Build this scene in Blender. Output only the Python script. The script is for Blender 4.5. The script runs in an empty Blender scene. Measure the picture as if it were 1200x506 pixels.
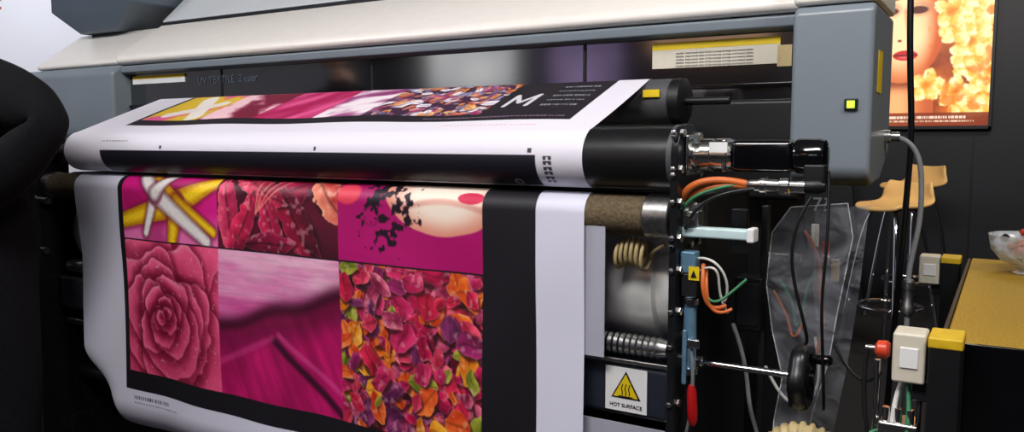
import bpy, bmesh, math, random
import numpy as np
from mathutils import Vector, Matrix
random.seed(4); rng=np.random.RandomState(7)
sc=bpy.context.scene
try: sc.view_settings.view_transform='Standard'
except Exception: pass
COL=sc.collection
def lin(c):
    c=np.asarray(c,dtype=float)
    return np.where(c<=.04045,c/12.92,((c+.055)/1.055)**2.4)
def rgb(r,g,b):
    l=lin(np.array([r,g,b])/255.); return (float(l[0]),float(l[1]),float(l[2]),1)
# ---------------------------------------------------------------- materials
def mat(name,c,rough=.5,metal=0,var=.12,scale=30,bump=0,coat=0,emit=0,spec=.5,ior=1.5):
    m=bpy.data.materials.new(name); m.use_nodes=True; nt=m.node_tree; b=nt.nodes['Principled BSDF']
    c=rgb(*c)
    b.inputs['Roughness'].default_value=rough; b.inputs['Metallic'].default_value=metal
    b.inputs['Specular IOR Level'].default_value=spec; b.inputs['IOR'].default_value=ior
    if coat: b.inputs['Coat Weight'].default_value=coat
    tc=nt.nodes.new('ShaderNodeTexCoord'); n=nt.nodes.new('ShaderNodeTexNoise'); n.inputs['Scale'].default_value=scale
    n.inputs['Detail'].default_value=4
    nt.links.new(tc.outputs['Object'],n.inputs['Vector'])
    r=nt.nodes.new('ShaderNodeValToRGB')
    r.color_ramp.elements[0].position=.3; r.color_ramp.elements[1].position=.7
    r.color_ramp.elements[0].color=tuple(x*(1-var) for x in c[:3])+(1,)
    r.color_ramp.elements[1].color=tuple(min(1,x*(1+var)) for x in c[:3])+(1,)
    nt.links.new(n.outputs['Fac'],r.inputs['Fac']); nt.links.new(r.outputs['Color'],b.inputs['Base Color'])
    if emit:
        nt.links.new(r.outputs['Color'],b.inputs['Emission Color']); b.inputs['Emission Strength'].default_value=emit
    if bump:
        bp=nt.nodes.new('ShaderNodeBump'); bp.inputs['Strength'].default_value=bump; bp.inputs['Distance'].default_value=.004
        nt.links.new(n.outputs['Fac'],bp.inputs['Height']); nt.links.new(bp.outputs['Normal'],b.inputs['Normal'])
    return m
def vcmat(name,rough=.6,emit=0,sheen=0):
    m=bpy.data.materials.new(name); m.use_nodes=True; nt=m.node_tree; b=nt.nodes['Principled BSDF']
    a=nt.nodes.new('ShaderNodeVertexColor'); a.layer_name='Col'
    b.inputs['Roughness'].default_value=rough
    if emit:
        b.inputs['Base Color'].default_value=(0,0,0,1)
        nt.links.new(a.outputs['Color'],b.inputs['Emission Color']); b.inputs['Emission Strength'].default_value=emit
    else: nt.links.new(a.outputs['Color'],b.inputs['Base Color'])
    return m
M=dict(
 black=mat('black_paint',(12,13,16),.45,0,.2),
 blackgl=mat('black_gloss',(9,10,13),.10,0,.2,spec=.8),
 winglass=mat('tinted_window',(16,15,20),.10,0,.3,4,0,0,0,1,2.1),
 rubber=mat('black_rubber',(20,21,23),.34,0,.25,40,.1),
 dgrey=mat('dark_grey_metal',(48,50,54),.35,.6),
 frame=mat('charcoal_frame',(34,36,40),.3,.5,.25),
 steel=mat('steel',(215,214,212),.2,1,.1),
 brushed=mat('brushed_steel',(180,180,178),.33,1,.25,120),
 chrome=mat('chrome',(228,228,232),.08,1,.05),
 drum=mat('polished_drum',(232,232,228),.22,.15,.25,9,.9),
 white=mat('printer_white',(238,233,226),.32,0,.02),
 greyb=mat('printer_grey_blue',(122,132,141),.33,0,.03,6),
 greyd=mat('printer_grey_blue_dark',(78,90,102),.4,0,.05,6),
 greyw=mat('printer_pale_grey',(200,205,209),.38,0,.03,6),
 bluebox=mat('slate_blue_box',(46,51,64),.35,.3,.1),
 brown=mat('brown_felt',(96,82,58),.85,0,.35,160,.5),
 greyroll=mat('grey_rubber_roller',(74,74,77),.5,0,.1,80),
 yellow=mat('safety_yellow',(214,176,26),.5,0,.12,60),
 ytop=mat('yellow_laminate',(164,128,16),.4,0,.4,240),
 signw=mat('sign_white',(238,238,238),.5,0,.02),
 signy=mat('sign_yellow',(232,200,20),.5,0,.03),
 signk=mat('sign_black',(12,12,12),.5,0,.02),
 red=mat('red_plastic',(165,16,20),.35,0,.1),
 redo=mat('red_orange_plastic',(214,70,40),.35,0,.1),
 orange=mat('orange_cable',(206,104,46),.45,0,.1),
 green=mat('green_cable',(50,120,80),.45,0,.1),
 cyan=mat('pale_cyan_plastic',(200,224,226),.35,0,.05),
 bluem=mat('light_blue_metal',(110,150,178),.3,.4,.15),
 cream=mat('cream_plastic',(215,208,190),.4,0,.05),
 wcab=mat('white_cable',(215,215,210),.45,0,.05),
 gcab=mat('grey_cable',(120,124,128),.4,0,.1),
 beige=mat('beige_hose',(186,166,118),.5,0,.12),
 ply=mat('birch_ply',(234,186,116),.4,0,.1,12),
 navy=mat('wall_navy',(18,18,26),.5,0,.15,2),
 wlight=mat('wall_white',(214,216,226),.8,0,.03,2),
 floor=mat('floor_dark_carpet',(22,21,24),.8,0,.3,300,.3),
 ceil=mat('ceiling_grey',(110,110,112),.9,0,.05,2),
 cloth=mat('black_jacket',(11,11,15),.95,0,.3,90,.3,spec=.2),
 skin=mat('skin',(205,160,135),.55,0,.06,20),
 hair=mat('dark_hair',(35,25,20),.6,0,.3,150,.3),
 shoe=mat('shoe_leather',(20,18,18),.4,0,.2),
 paper=mat('protection_paper',(168,168,182),.7,0,.03,20),
 gprint=mat('green_lcd',(190,230,60),.4,0,.1,200,0,0,1.2),
 candy=mat('candy_red',(180,60,40),.3,0,.3,60),
 eye=mat('eye_white',(235,235,235),.2,0,.02),
 reflw=mat('reflection_glow_white',(225,225,235),.4,0,.6,1.5,0,0,2.2),  # emissive colours of the added, unseen reflection panels
 reflp=mat('reflection_glow_violet',(130,112,150),.4,0,.6,2,0,0,2),
 reflo=mat('reflection_glow_warm',(190,150,120),.4,0,.6,2,0,0,2),
)
def clearmat(name,tint,f,b=1.0,sc_=14):
    m=bpy.data.materials.new(name); m.use_nodes=True; nt=m.node_tree
    for n in list(nt.nodes): nt.nodes.remove(n)
    o=nt.nodes.new('ShaderNodeOutputMaterial'); t=nt.nodes.new('ShaderNodeBsdfTransparent'); p=nt.nodes.new('ShaderNodeBsdfPrincipled')
    p.inputs['Base Color'].default_value=rgb(*tint); p.inputs['Roughness'].default_value=.08; p.inputs['Specular IOR Level'].default_value=1
    mx=nt.nodes.new('ShaderNodeMixShader'); lw=nt.nodes.new('ShaderNodeLayerWeight'); lw.inputs['Blend'].default_value=.35
    ma=nt.nodes.new('ShaderNodeMath'); ma.operation='MULTIPLY_ADD'; ma.inputs[1].default_value=.5
    nz=nt.nodes.new('ShaderNodeTexNoise'); nz.inputs['Scale'].default_value=sc_; nz.inputs['Distortion'].default_value=1.5
    bp=nt.nodes.new('ShaderNodeBump'); bp.inputs['Strength'].default_value=b; bp.inputs['Distance'].default_value=.02
    mr=nt.nodes.new('ShaderNodeMapRange'); mr.inputs['From Min'].default_value=.35; mr.inputs['From Max'].default_value=.7
    mr.inputs['To Min'].default_value=f*.5; mr.inputs['To Max'].default_value=f*2
    tc=nt.nodes.new('ShaderNodeTexCoord'); nt.links.new(tc.outputs['Object'],nz.inputs['Vector'])
    nt.links.new(nz.outputs['Fac'],bp.inputs['Height']); nt.links.new(bp.outputs['Normal'],p.inputs['Normal'])
    nt.links.new(nz.outputs['Fac'],mr.inputs['Value']); nt.links.new(mr.outputs[0],ma.inputs[2])
    nt.links.new(lw.outputs['Facing'],ma.inputs[0]); nt.links.new(ma.outputs[0],mx.inputs['Fac'])
    nt.links.new(t.outputs[0],mx.inputs[1]); nt.links.new(p.outputs[0],mx.inputs[2]); nt.links.new(mx.outputs[0],o.inputs['Surface'])
    return m
M['acryl']=clearmat('clear_acrylic',(176,180,190),.10,.9)
M['acedge']=clearmat('acrylic_edge',(225,235,240),.5)
M['glass']=clearmat('bowl_glass',(225,232,238),.3)
# ---------------------------------------------------------------- builders
def empty(name):
    e=bpy.data.objects.new(name,None); e.empty_display_size=.1; COL.objects.link(e); return e
def add(name,me,m,parent=None,smooth=False):
    o=bpy.data.objects.new(name,me); COL.objects.link(o)
    if m is not None: me.materials.append(M[m] if isinstance(m,str) else m)
    if smooth: me.polygons.foreach_set('use_smooth',[True]*len(me.polygons))
    if parent: o.parent=parent
    return o
def bev(o,w,seg=3):
    if w>0:
        b=o.modifiers.new('bevel','BEVEL'); b.width=w; b.segments=seg; b.limit_method='ANGLE'; b.angle_limit=math.radians(40)
        o.data.polygons.foreach_set('use_smooth',[True]*len(o.data.polygons))
        w2=o.modifiers.new('wn','WEIGHTED_NORMAL'); w2.keep_sharp=True
    return o
def box(name,x0,x1,y0,y1,z0,z1,m,parent=None,b=.003):
    return prism(name,[(y0,z0),(y1,z0),(y1,z1),(y0,z1)],x0,x1,m,parent,b)
def prism(name,prof,x0,x1,m,parent=None,b=.003,axis='x'):
    bm=bmesh.new()
    def P(p,a):
        return {'x':(a,p[0],p[1]),'y':(p[0],a,p[1]),'z':(p[0],p[1],a)}[axis]
    A=[bm.verts.new(P(p,x0)) for p in prof]; B=[bm.verts.new(P(p,x1)) for p in prof]
    bm.faces.new(A); bm.faces.new(B[::-1])
    n=len(prof)
    for i in range(n): bm.faces.new([A[i],B[i],B[(i+1)%n],A[(i+1)%n]])
    bmesh.ops.recalc_face_normals(bm,faces=bm.faces)
    me=bpy.data.meshes.new(name); bm.to_mesh(me); bm.free()
    return bev(add(name,me,m,parent),b)
def lathe(name,org,axis,prof,m,parent=None,seg=40,caps=True):
    ax=Vector(axis).normalized(); up=Vector((0,0,1)) if abs(ax.z)<.9 else Vector((0,1,0))
    e1=ax.cross(up).normalized(); e2=ax.cross(e1)
    bm=bmesh.new(); rings=[]
    for d,r in prof:
        rings.append([bm.verts.new(Vector(org)+ax*d+(e1*math.cos(2*math.pi*k/seg)+e2*math.sin(2*math.pi*k/seg))*max(r,1e-4)) for k in range(seg)])
    for a,b in zip(rings,rings[1:]):
        for k in range(seg): bm.faces.new([a[k],a[(k+1)%seg],b[(k+1)%seg],b[k]])
    if caps: bm.faces.new(rings[0][::-1]); bm.faces.new(rings[-1])
    bmesh.ops.recalc_face_normals(bm,faces=bm.faces)
    me=bpy.data.meshes.new(name); bm.to_mesh(me); bm.free()
    o=add(name,me,m,parent,True)
    es=o.modifiers.new('es','EDGE_SPLIT'); es.split_angle=math.radians(35)
    return o
def cyl(name,p0,p1,r,m,parent=None,seg=32,c=None):
    p0=Vector(p0); p1=Vector(p1); L=(p1-p0).length; c=min(r*.12,L*.1,.003) if c is None else c
    return lathe(name,p0,p1-p0,[(0,r-c),(c,r),(L-c,r),(L,r-c)],m,parent,seg)
def tube(name,pts,r,m,parent=None,res=3):
    cu=bpy.data.curves.new(name,'CURVE'); cu.dimensions='3D'; s=cu.splines.new('NURBS'); s.points.add(len(pts)-1)
    for p,q in zip(s.points,pts): p.co=(*q,1)
    s.use_endpoint_u=True; s.order_u=min(4,len(pts)); cu.bevel_depth=r; cu.bevel_resolution=res; cu.use_fill_caps=True; cu.resolution_u=10
    o=bpy.data.objects.new(name,cu); COL.objects.link(o); cu.materials.append(M[m]); 
    if parent: o.parent=parent
    return o
def text(name,s,loc,size,m,parent=None,rot=(math.pi/2,0,0),ext=.0005):
    cu=bpy.data.curves.new(name,'FONT'); cu.body=s; cu.size=size; cu.extrude=ext; cu.align_x='CENTER'; cu.align_y='CENTER'
    o=bpy.data.objects.new(name,cu); COL.objects.link(o); cu.materials.append(M[m]); o.location=loc; o.rotation_euler=rot
    if parent: o.parent=parent
    return o
def gridmesh(name,P,Cc,m,parent=None):
    H,W=P.shape[:2]; me=bpy.data.meshes.new(name)
    me.vertices.add(H*W); me.vertices.foreach_set('co',P.reshape(-1).astype(np.float32))
    i=np.arange(H*W).reshape(H,W); q=np.stack([i[:-1,:-1],i[1:,:-1],i[1:,1:],i[:-1,1:]],-1).reshape(-1,4)
    n=len(q); me.loops.add(n*4); me.polygons.add(n)
    me.loops.foreach_set('vertex_index',q.reshape(-1).astype(np.int32))
    me.polygons.foreach_set('loop_start',np.arange(0,n*4,4,dtype=np.int32))
    me.polygons.foreach_set('loop_total',np.full(n,4,dtype=np.int32))
    me.update(calc_edges=True)
    ca=me.color_attributes.new('Col','FLOAT_COLOR','POINT')
    c=np.ones((H*W,4),dtype=np.float32); c[:,:3]=lin(np.clip(Cc.reshape(-1,3)/255.,0,1)); ca.data.foreach_set('color',c.reshape(-1))
    me.polygons.foreach_set('use_smooth',np.ones(n,dtype=bool))
    return add(name,me,m,parent)
def satur(img,k):
    g=img.mean(-1,keepdims=True); return np.clip(g+(img-g)*k,0,255)
# ---------------------------------------------------------------- procedural artwork helpers
TAB=rng.rand(256,256)
def vn(x,y,s=0):
    x=x+s*17.3+500; y=y+s*9.1+500
    xi=np.floor(x).astype(int); yi=np.floor(y).astype(int); fx=x-xi; fy=y-yi
    fx=fx*fx*(3-2*fx); fy=fy*fy*(3-2*fy)
    g=lambda a,b: TAB[a%256,b%256]
    return (g(xi,yi)*(1-fx)+g(xi+1,yi)*fx)*(1-fy)+(g(xi,yi+1)*(1-fx)+g(xi+1,yi+1)*fx)*fy
def fbm(x,y,s=0,o=4):
    r=0;a=.5
    for k in range(o): r=r+a*vn(x*2**k,y*2**k,s+k); a*=.5
    return r/(1-.5**o)
def sst(a,b,x):
    t=np.clip((x-a)/(b-a),0,1); return t*t*(3-2*t)
def put(img,m,c):
    m=m[...,None]; img[:]=img*(1-m)+np.asarray(c,dtype=float)*m
def put_c(img,m,col):
    m=m[...,None]; img[:]=img*(1-m)+col*m
def lerpc(a,b,t): return np.asarray(a,float)*(1-t[...,None])+np.asarray(b,float)*t[...,None]
def segd(X,Z,a,b):
    dx,dz=b[0]-a[0],b[1]-a[1]; t=np.clip(((X-a[0])*dx+(Z-a[1])*dz)/(dx*dx+dz*dz),0,1)
    return np.hypot(X-a[0]-t*dx,Z-a[1]-t*dz),t
def leaf(img,X,Z,clip,cx,cz,L,w,ang,c0,c1,edge=.0025,veins=.25,shadow=True,pw=2.2,curl=.15):
    ca,sa=math.cos(ang),math.sin(ang)
    u=(X-cx)*ca+(Z-cz)*sa; v=-(X-cx)*sa+(Z-cz)*ca
    wob=.22*w*(fbm(X*60,Z*60,int(abs(cx+cz)*700)%80,2)-.5)*2
    n=u/L; wid=w*np.clip(1-np.abs(n)**pw,0,1)+wob*(np.abs(n)<1)
    v=v+curl*w*np.sin(n*3)
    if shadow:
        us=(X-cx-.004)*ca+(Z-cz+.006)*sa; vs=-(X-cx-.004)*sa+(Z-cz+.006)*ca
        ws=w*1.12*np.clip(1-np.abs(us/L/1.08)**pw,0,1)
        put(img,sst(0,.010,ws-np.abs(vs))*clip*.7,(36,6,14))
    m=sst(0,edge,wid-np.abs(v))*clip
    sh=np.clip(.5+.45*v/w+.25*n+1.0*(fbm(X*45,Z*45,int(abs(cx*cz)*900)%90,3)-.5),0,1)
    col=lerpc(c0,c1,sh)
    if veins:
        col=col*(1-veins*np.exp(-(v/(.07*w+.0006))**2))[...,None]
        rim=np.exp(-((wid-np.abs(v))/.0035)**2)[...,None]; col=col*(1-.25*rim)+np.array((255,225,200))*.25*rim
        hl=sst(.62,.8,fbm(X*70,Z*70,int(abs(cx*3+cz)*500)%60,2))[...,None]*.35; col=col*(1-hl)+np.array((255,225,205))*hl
    put_c(img,m,col)
def potpourri(img,X,Z,clip,x0,x1,z0,z1,n,seed,L0=.018,L1=.04,pal=None,r0=.4,r1=.8):
    rs=random.Random(seed)
    pal=pal or [((130,10,40),(230,50,90)),((180,50,14),(244,130,44)),((196,94,12),(248,180,60)),((84,96,18),(180,180,70)),((140,16,60),(220,60,116)),((86,14,50),(166,44,110)),((186,50,20),(246,130,60)),((110,14,50),(234,120,150)),((110,6,44),(210,30,86)),((70,16,56),(156,66,120)),((150,20,50),(240,90,120))]
    for k in range(n):
        cx=rs.uniform(x0,x1); cz=rs.uniform(z0,z1); L=rs.uniform(L0,L1); w=L*rs.uniform(r0,r1); a=rs.uniform(0,6.28)
        top_=(cz-z0)/(z1-z0)
        pr=pal[rs.randrange(len(pal))]
        if top_>.68 and cx>(x0+x1)/2 and len(pal)>8: pr=pal[[0,7,8,4,1][rs.randrange(5)]]
        r=L*1.3+.01
        js=np.where(np.abs(X[0]-cx)<r)[0]; is_=np.where(np.abs(Z[:,0]-cz)<r)[0]
        if len(js)<2 or len(is_)<2: continue
        s=(slice(is_[0],is_[-1]+1),slice(js[0],js[-1]+1))
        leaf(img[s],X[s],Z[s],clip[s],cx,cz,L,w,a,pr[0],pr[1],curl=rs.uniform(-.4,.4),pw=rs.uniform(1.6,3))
# ================================================================= LOWER CLOTH
x=np.arange(-1.78,-.1699,.002)
r1=.038; zc=1.015; zl=.43; rl=.10
s=np.arange(-r1*math.pi/2,(zc-zl)+rl*math.pi/2+.12,.002)
X,S=np.meshgrid(x,s); Z=zc-S
img=np.zeros(X.shape+(3,)); img[:]=(220,219,236)
inp=(X>-1.575)&(X<-.27)&(Z>.465)
img[inp]=(20,18,24)
top=.885; bot=.52
c1=(-1.555,-1.17); c2=(-1.17,-.77); c3=(-.77,-.39)
def clipf(a,b,z0,z1): return ((X>a)&(X<b)&(Z>z0)&(Z<z1)).astype(float)
# A starfish
cl=clipf(c1[0],c1[1],top,1.2)
put_c(img,cl,lerpc((206,30,130),(234,126,184),sst(.98,.90,Z)))
put(img,cl*sst(.45,.75,fbm(X*12,Z*12,1))*.5,(140,12,76))
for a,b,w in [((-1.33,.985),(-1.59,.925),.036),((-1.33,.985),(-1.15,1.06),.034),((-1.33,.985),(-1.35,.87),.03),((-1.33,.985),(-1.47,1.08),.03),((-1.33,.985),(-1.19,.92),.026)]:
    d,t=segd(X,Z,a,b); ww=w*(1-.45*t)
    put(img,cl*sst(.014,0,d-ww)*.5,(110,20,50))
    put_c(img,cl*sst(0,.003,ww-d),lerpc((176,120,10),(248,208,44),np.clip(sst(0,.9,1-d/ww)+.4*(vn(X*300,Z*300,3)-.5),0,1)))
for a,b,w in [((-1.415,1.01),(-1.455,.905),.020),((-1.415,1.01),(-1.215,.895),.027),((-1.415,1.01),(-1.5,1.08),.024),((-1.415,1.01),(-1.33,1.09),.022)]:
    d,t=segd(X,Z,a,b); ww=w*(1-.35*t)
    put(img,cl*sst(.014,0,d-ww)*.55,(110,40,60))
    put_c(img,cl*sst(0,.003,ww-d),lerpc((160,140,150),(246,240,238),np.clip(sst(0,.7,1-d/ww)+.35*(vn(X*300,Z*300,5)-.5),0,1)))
# B lily
cl=clipf(c2[0],c2[1],top,1.2)
put_c(img,cl,lerpc((36,6,18),(130,18,58),fbm(X*9,Z*9,3)))
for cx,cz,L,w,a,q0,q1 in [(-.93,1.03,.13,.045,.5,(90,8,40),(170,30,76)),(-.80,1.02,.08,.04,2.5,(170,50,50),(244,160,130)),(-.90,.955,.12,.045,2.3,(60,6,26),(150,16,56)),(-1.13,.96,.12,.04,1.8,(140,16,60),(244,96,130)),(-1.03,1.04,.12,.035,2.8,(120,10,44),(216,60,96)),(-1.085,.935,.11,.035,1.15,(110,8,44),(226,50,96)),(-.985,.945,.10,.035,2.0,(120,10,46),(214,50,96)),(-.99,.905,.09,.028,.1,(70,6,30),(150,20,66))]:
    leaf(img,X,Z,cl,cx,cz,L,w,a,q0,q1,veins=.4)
for k in range(4):
    d,t=segd(X,Z,(-1.035,.975),(-1.02+.03*k,1.06)); put(img,cl*sst(.003,.0015,d)*.8,(226,130,120))
# C face
cl=clipf(c3[0],c3[1],top,1.2)
put_c(img,cl,lerpc((146,4,86),(180,20,114),fbm(X*6,Z*6,5)))
e=((X+.485)/.15)**2+((Z-1.05)/.095)**2
e=e+.25*(fbm(X*10,Z*10,8)-.5)
ms=cl*sst(1.05,.97,e)
put_c(img,ms,lerpc((252,236,220),(220,150,130),sst(.15,1.,e)))
put(img,ms*sst(.010,.002,np.abs(Z-1.005-.02*np.sin((X+.6)*14)))*.45,(196,110,100))
e=((X+.42)/.032)**2+((Z-1.035)/.013)**2; put(img,ms*sst(1.15,.8,e),(200,40,80))
e=((X+.64)/.055)**2+((Z-1.02)/.07)**2
put(img,cl*sst(.47,.58,fbm(X*60,Z*60,9,3)-.10*e+.07),(26,8,24))
e=((X+.745)/.04)**2+((Z-1.035)/.028)**2; put(img,cl*sst(1.1,.6,e),(216,70,90))
# D rose
cl=clipf(c1[0],c1[1],bot,top-.004)
put_c(img,cl,lerpc((230,104,144),(150,14,60),fbm(X*7,Z*7,11)))
rc=(-1.395,.69)
rs=random.Random(12)
petals=[]
for (R_,n,o) in [(.26,6,.3),(.205,5,.9),(.155,4,.2),(.112,4,1.1),(.078,3,.4),(.052,3,1.4),(.032,2,.5)]:
    for k in range(n): petals.append((R_*rs.uniform(.9,1.1),o+2*math.pi*k/n+rs.uniform(-.35,.35),k))
for i,(R_,th,k) in enumerate(petals):
    px,pz=rc[0]+math.cos(th)*R_*.42,rc[1]+math.sin(th)*R_*.44; pr=R_*.66
    wob=.22*R_*(fbm((X-px)*10/(R_*5),(Z-pz)*10/(R_*5),i*3,3)-.5)*2
    d=np.hypot(X-px,Z-pz)+wob
    dcen=np.hypot(X-rc[0],Z-rc[1])/(R_*1.02)
    f=sst(.25,1.05,dcen)
    dirl=np.clip(.5+.5*((X-px)*-.5+(Z-pz)*.85)/pr,0,1)
    col=lerpc((124,2,44),(250,108,150),np.clip(f*.8+.28*dirl-.05+.3*(fbm(X*16,Z*16,i,4)-.5),0,1))
    rim=np.exp(-((pr-d-.004)/.007)**2)[...,None]*(.10+.6*dirl[...,None])*.8
    col=col*(1-rim)+np.array((255,190,208))*rim
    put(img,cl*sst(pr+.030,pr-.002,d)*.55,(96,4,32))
    put_c(img,cl*sst(0,.006,pr-d),col)
dr=vn(X*170,Z*170,2); put(img,cl*sst(.86,.93,dr)*.45,(255,214,224))
# E silk
cl=clipf(c2[0],c2[1],bot,top-.004)
line=.69+(X+1.17)*.275+.006*np.sin(X*30)
put_c(img,cl,lerpc((140,6,74),(208,32,118),fbm((X+Z*.55)*55,(Z-X*.5)*5,23)))
put(img,cl*sst(.5,.75,fbm(X*6,Z*6,27))*.4,(110,6,56))
f=fbm(X*10,Z*45,21)
colu=lerpc((246,204,222),(206,78,150),np.clip(.75*f+.5*sst(.86,.72,Z)-.12,0,1))
colu=colu*(1-.05*(vn(X*8,Z*200,4)>.6))[...,None]
put_c(img,cl*sst(line-.004,line+.004,Z),colu)
put(img,cl*np.exp(-((Z-line)/.022)**2)*.9,(56,4,30))
put(img,cl*sst(.0,.04,line-Z)*sst(.10,.03,line-Z)*.5,(70,4,40))
d,t=segd(X,Z,(-.985,.675),(-.765,.525)); put(img,cl*sst(.016,.002,d)*.95,(52,4,34))
d,t=segd(X,Z,(-.97,.69),(-.76,.57)); put(img,cl*sst(.012,.002,d)*.45,(226,110,166))
d,t=segd(X,Z,(-1.17,.60),(-.99,.68)); put(img,cl*sst(.014,.002,d)*.4,(216,90,150))
# F potpourri
cl=clipf(c3[0],c3[1],bot,top-.004)
put(img,cl,(80,8,28))
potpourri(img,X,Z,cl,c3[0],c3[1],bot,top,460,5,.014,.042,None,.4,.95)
img[inp]=satur(img[inp],1.12)
def bars(img,X,Z,x0,x1,z,h,col,seed,a=.8):
    rs=random.Random(seed); p=x0
    while p<x1:
        w=rs.uniform(.003,.008); put(img,((X>p)&(X<p+w)&(np.abs(Z-z)<h)).astype(float)*a,col); p+=w+.003
bars(img,X,Z,-1.54,-1.40,.445,.005,(50,50,60),1); bars(img,X,Z,-1.54,-1.36,.430,.0022,(110,110,120),2)
Y3=np.zeros_like(X); Z3=Z.copy(); X3=X.copy()
m=S<0; th=S/r1; Y3[m]=(-r1*np.cos(th))[m]; Z3[m]=(zc-r1*np.sin(th))[m]
m=(S>=0)&(S<=zc-zl); Y3[m]=-r1
ss=S-(zc-zl); m=(ss>0)&(ss<rl*math.pi/2); Y3[m]=(-r1+rl-rl*np.cos(ss/rl))[m]; Z3[m]=(zl-rl*np.sin(ss/rl))[m]
m=ss>=rl*math.pi/2; Y3[m]=(-r1+rl+ss-rl*math.pi/2)[m]; Z3[m]=zl-rl
fal=sst(0,.25,S)
Y3+=fal*(.004*np.sin(X*9+Z*5)+.003*np.sin(X*23-Z*8))
wl=np.clip((-1.62-X)/.16,0,1)
low=sst(.56,.36,Z)
Y3+=fal*wl**2*(.012+.06*low); X3+=wl**1.5*low*.12
fab=empty('printed_fabric_sheet')
gridmesh('hanging_cloth',np.stack([X3,Y3,Z3],-1),img,vcmat('printed_cloth',.5),fab)
# ================================================================= UPPER CLOTH
fr=.055; fz=1.117; A=math.radians(21)
ts=Vector((0,-fr*math.sin(A),fz+fr*math.cos(A)))
Ls=.289; be=Vector((0,ts.y+Ls*math.cos(A),ts.z+Ls*math.sin(A))); br=.048
bc=(be.y+br*math.sin(A),be.z-br*math.cos(A))
x=np.arange(-1.79,-.1649,.0022); s=np.arange(-.10,Ls+fr*math.radians(165),.0018)
X,S=np.meshgrid(x,s)
Y3=np.zeros_like(X); Z3=np.zeros_like(X)
m=S<0; th=math.pi/2+A+S/br; Y3[m]=(bc[0]+br*np.cos(th))[m]; Z3[m]=(bc[1]+br*np.sin(th))[m]
m=(S>=0)&(S<=Ls); Y3[m]=(be.y-S*math.cos(A))[m]; Z3[m]=(be.z-S*math.sin(A))[m]
m=S>Ls; th=math.pi/2+A+(S-Ls)/fr; Y3[m]=((fr+.001)*np.cos(th))[m]; Z3[m]=(fz+(fr+.001)*np.sin(th))[m]
Z3+=np.where((S>0)&(S<Ls),.0025*np.sin(X*14)*np.sin(np.clip(S/Ls,0,1)*math.pi),0)
T=-S
img=np.zeros(X.shape+(3,)); img[:]=(226,222,234)
pz=((X>-1.63)&(X<-.235)&(S<.235)).astype(float); put(img,pz,(24,18,28))
cl=((X>-1.615)&(X<-.47)&(S<.195)).astype(float)
put_c(img,cl,lerpc((150,24,80),(232,170,196),sst(.3,.65,fbm(X*3+S*3,S*22,31))))
c=cl*(X<-1.38); put_c(img,c,lerpc((226,190,50),(226,90,150),sst(.45,.6,fbm(X*9,S*14,33))))
d,t=segd(X,S,(-1.52,.02),(-1.42,.17)); put(img,c*sst(.03,.022,d),(240,232,224))
d,t=segd(X,S,(-1.55,.15),(-1.42,.06)); put(img,c*sst(.025,.018,d),(236,226,218))
c=cl*(X>-1.38)*(X<-1.16); put_c(img,c,lerpc((120,16,50),(246,200,208),sst(.35,.62,fbm(X*10-S*8,S*10,35))))
c=cl*(X>-1.16)*(X<-.95); put_c(img,c,lerpc((170,16,80),(222,84,140),sst(.35,.62,fbm(X*20+S*12,S*6,37))))
c=cl*(X>-.95)*(X<-.80); put_c(img,c,lerpc((140,50,110),(244,230,238),sst(.3,.6,fbm(X*10+S*12,S*16,39))))
c=cl*(X>-.80)
put(img,c,(60,30,60))
potpourri(img,X,T,c,-.80,-.47,-.195,0.1,300,9,.010,.026,[((70,60,110),(150,150,190)),((190,110,60),(244,190,130)),((130,30,80),(206,100,140)),((200,190,210),(244,236,244)),((90,50,90),(160,100,150)),((170,60,50),(226,140,110)),((206,90,30),(250,170,80))])
for a,b in [((-.435,.150),(-.435,.08)),((-.435,.08),(-.408,.13)),((-.408,.13),(-.381,.08)),((-.381,.08),(-.381,.150))]:
    d,t=segd(X,S,a,b); put(img,pz*sst(.007,.0045,d),(210,208,218))
for k in range(5): bars(img,X,S,-.345,-.26,.03+.03*k,.003 if k%2 else .0045,(170,170,184),40+k,.75)
bars(img,X,S,-.60,-.26,.215,.003,(150,120,150),50)
bars(img,X,S,-.52,-.30,.262,.002,(220,120,140),51,.6)
bars(img,X,S,-1.62,-1.50,.325,.002,(90,90,100),52,.8)
band=((X>-1.62)&(X<-.262)&(S>Ls+fr*1.13)&(S<Ls+fr*2.42)).astype(float); put(img,band,(22,20,32))
put(img,band*sst(.5,.7,fbm(X*5,S*10,60))*(S>Ls+fr*2.1)*.35,(120,60,100))
for xx in (-1.36,-.82,-.275): put(img,((np.abs(X-xx)<.004)&(np.abs(S-Ls-fr*.98)<.004)).astype(float),(50,45,60))
d=np.hypot(X+.31,S-Ls-fr*2.2); put(img,((d<.009)&(d>.006)).astype(float),(200,200,210))
rs=random.Random(8); p=Ls+fr*1.15
while p<Ls+fr*2.2:
    put(img,((S>p)&(S<p+.007)&(np.abs(X+.238)<.008)&((np.abs(X+.238)>.003)|(S<p+.003))).astype(float)*.9,(30,28,40)); p+=.010
gridmesh('roller_cloth',np.stack([X,Y3,Z3],-1),img,bpy.data.materials['printed_cloth'],fab)
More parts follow.
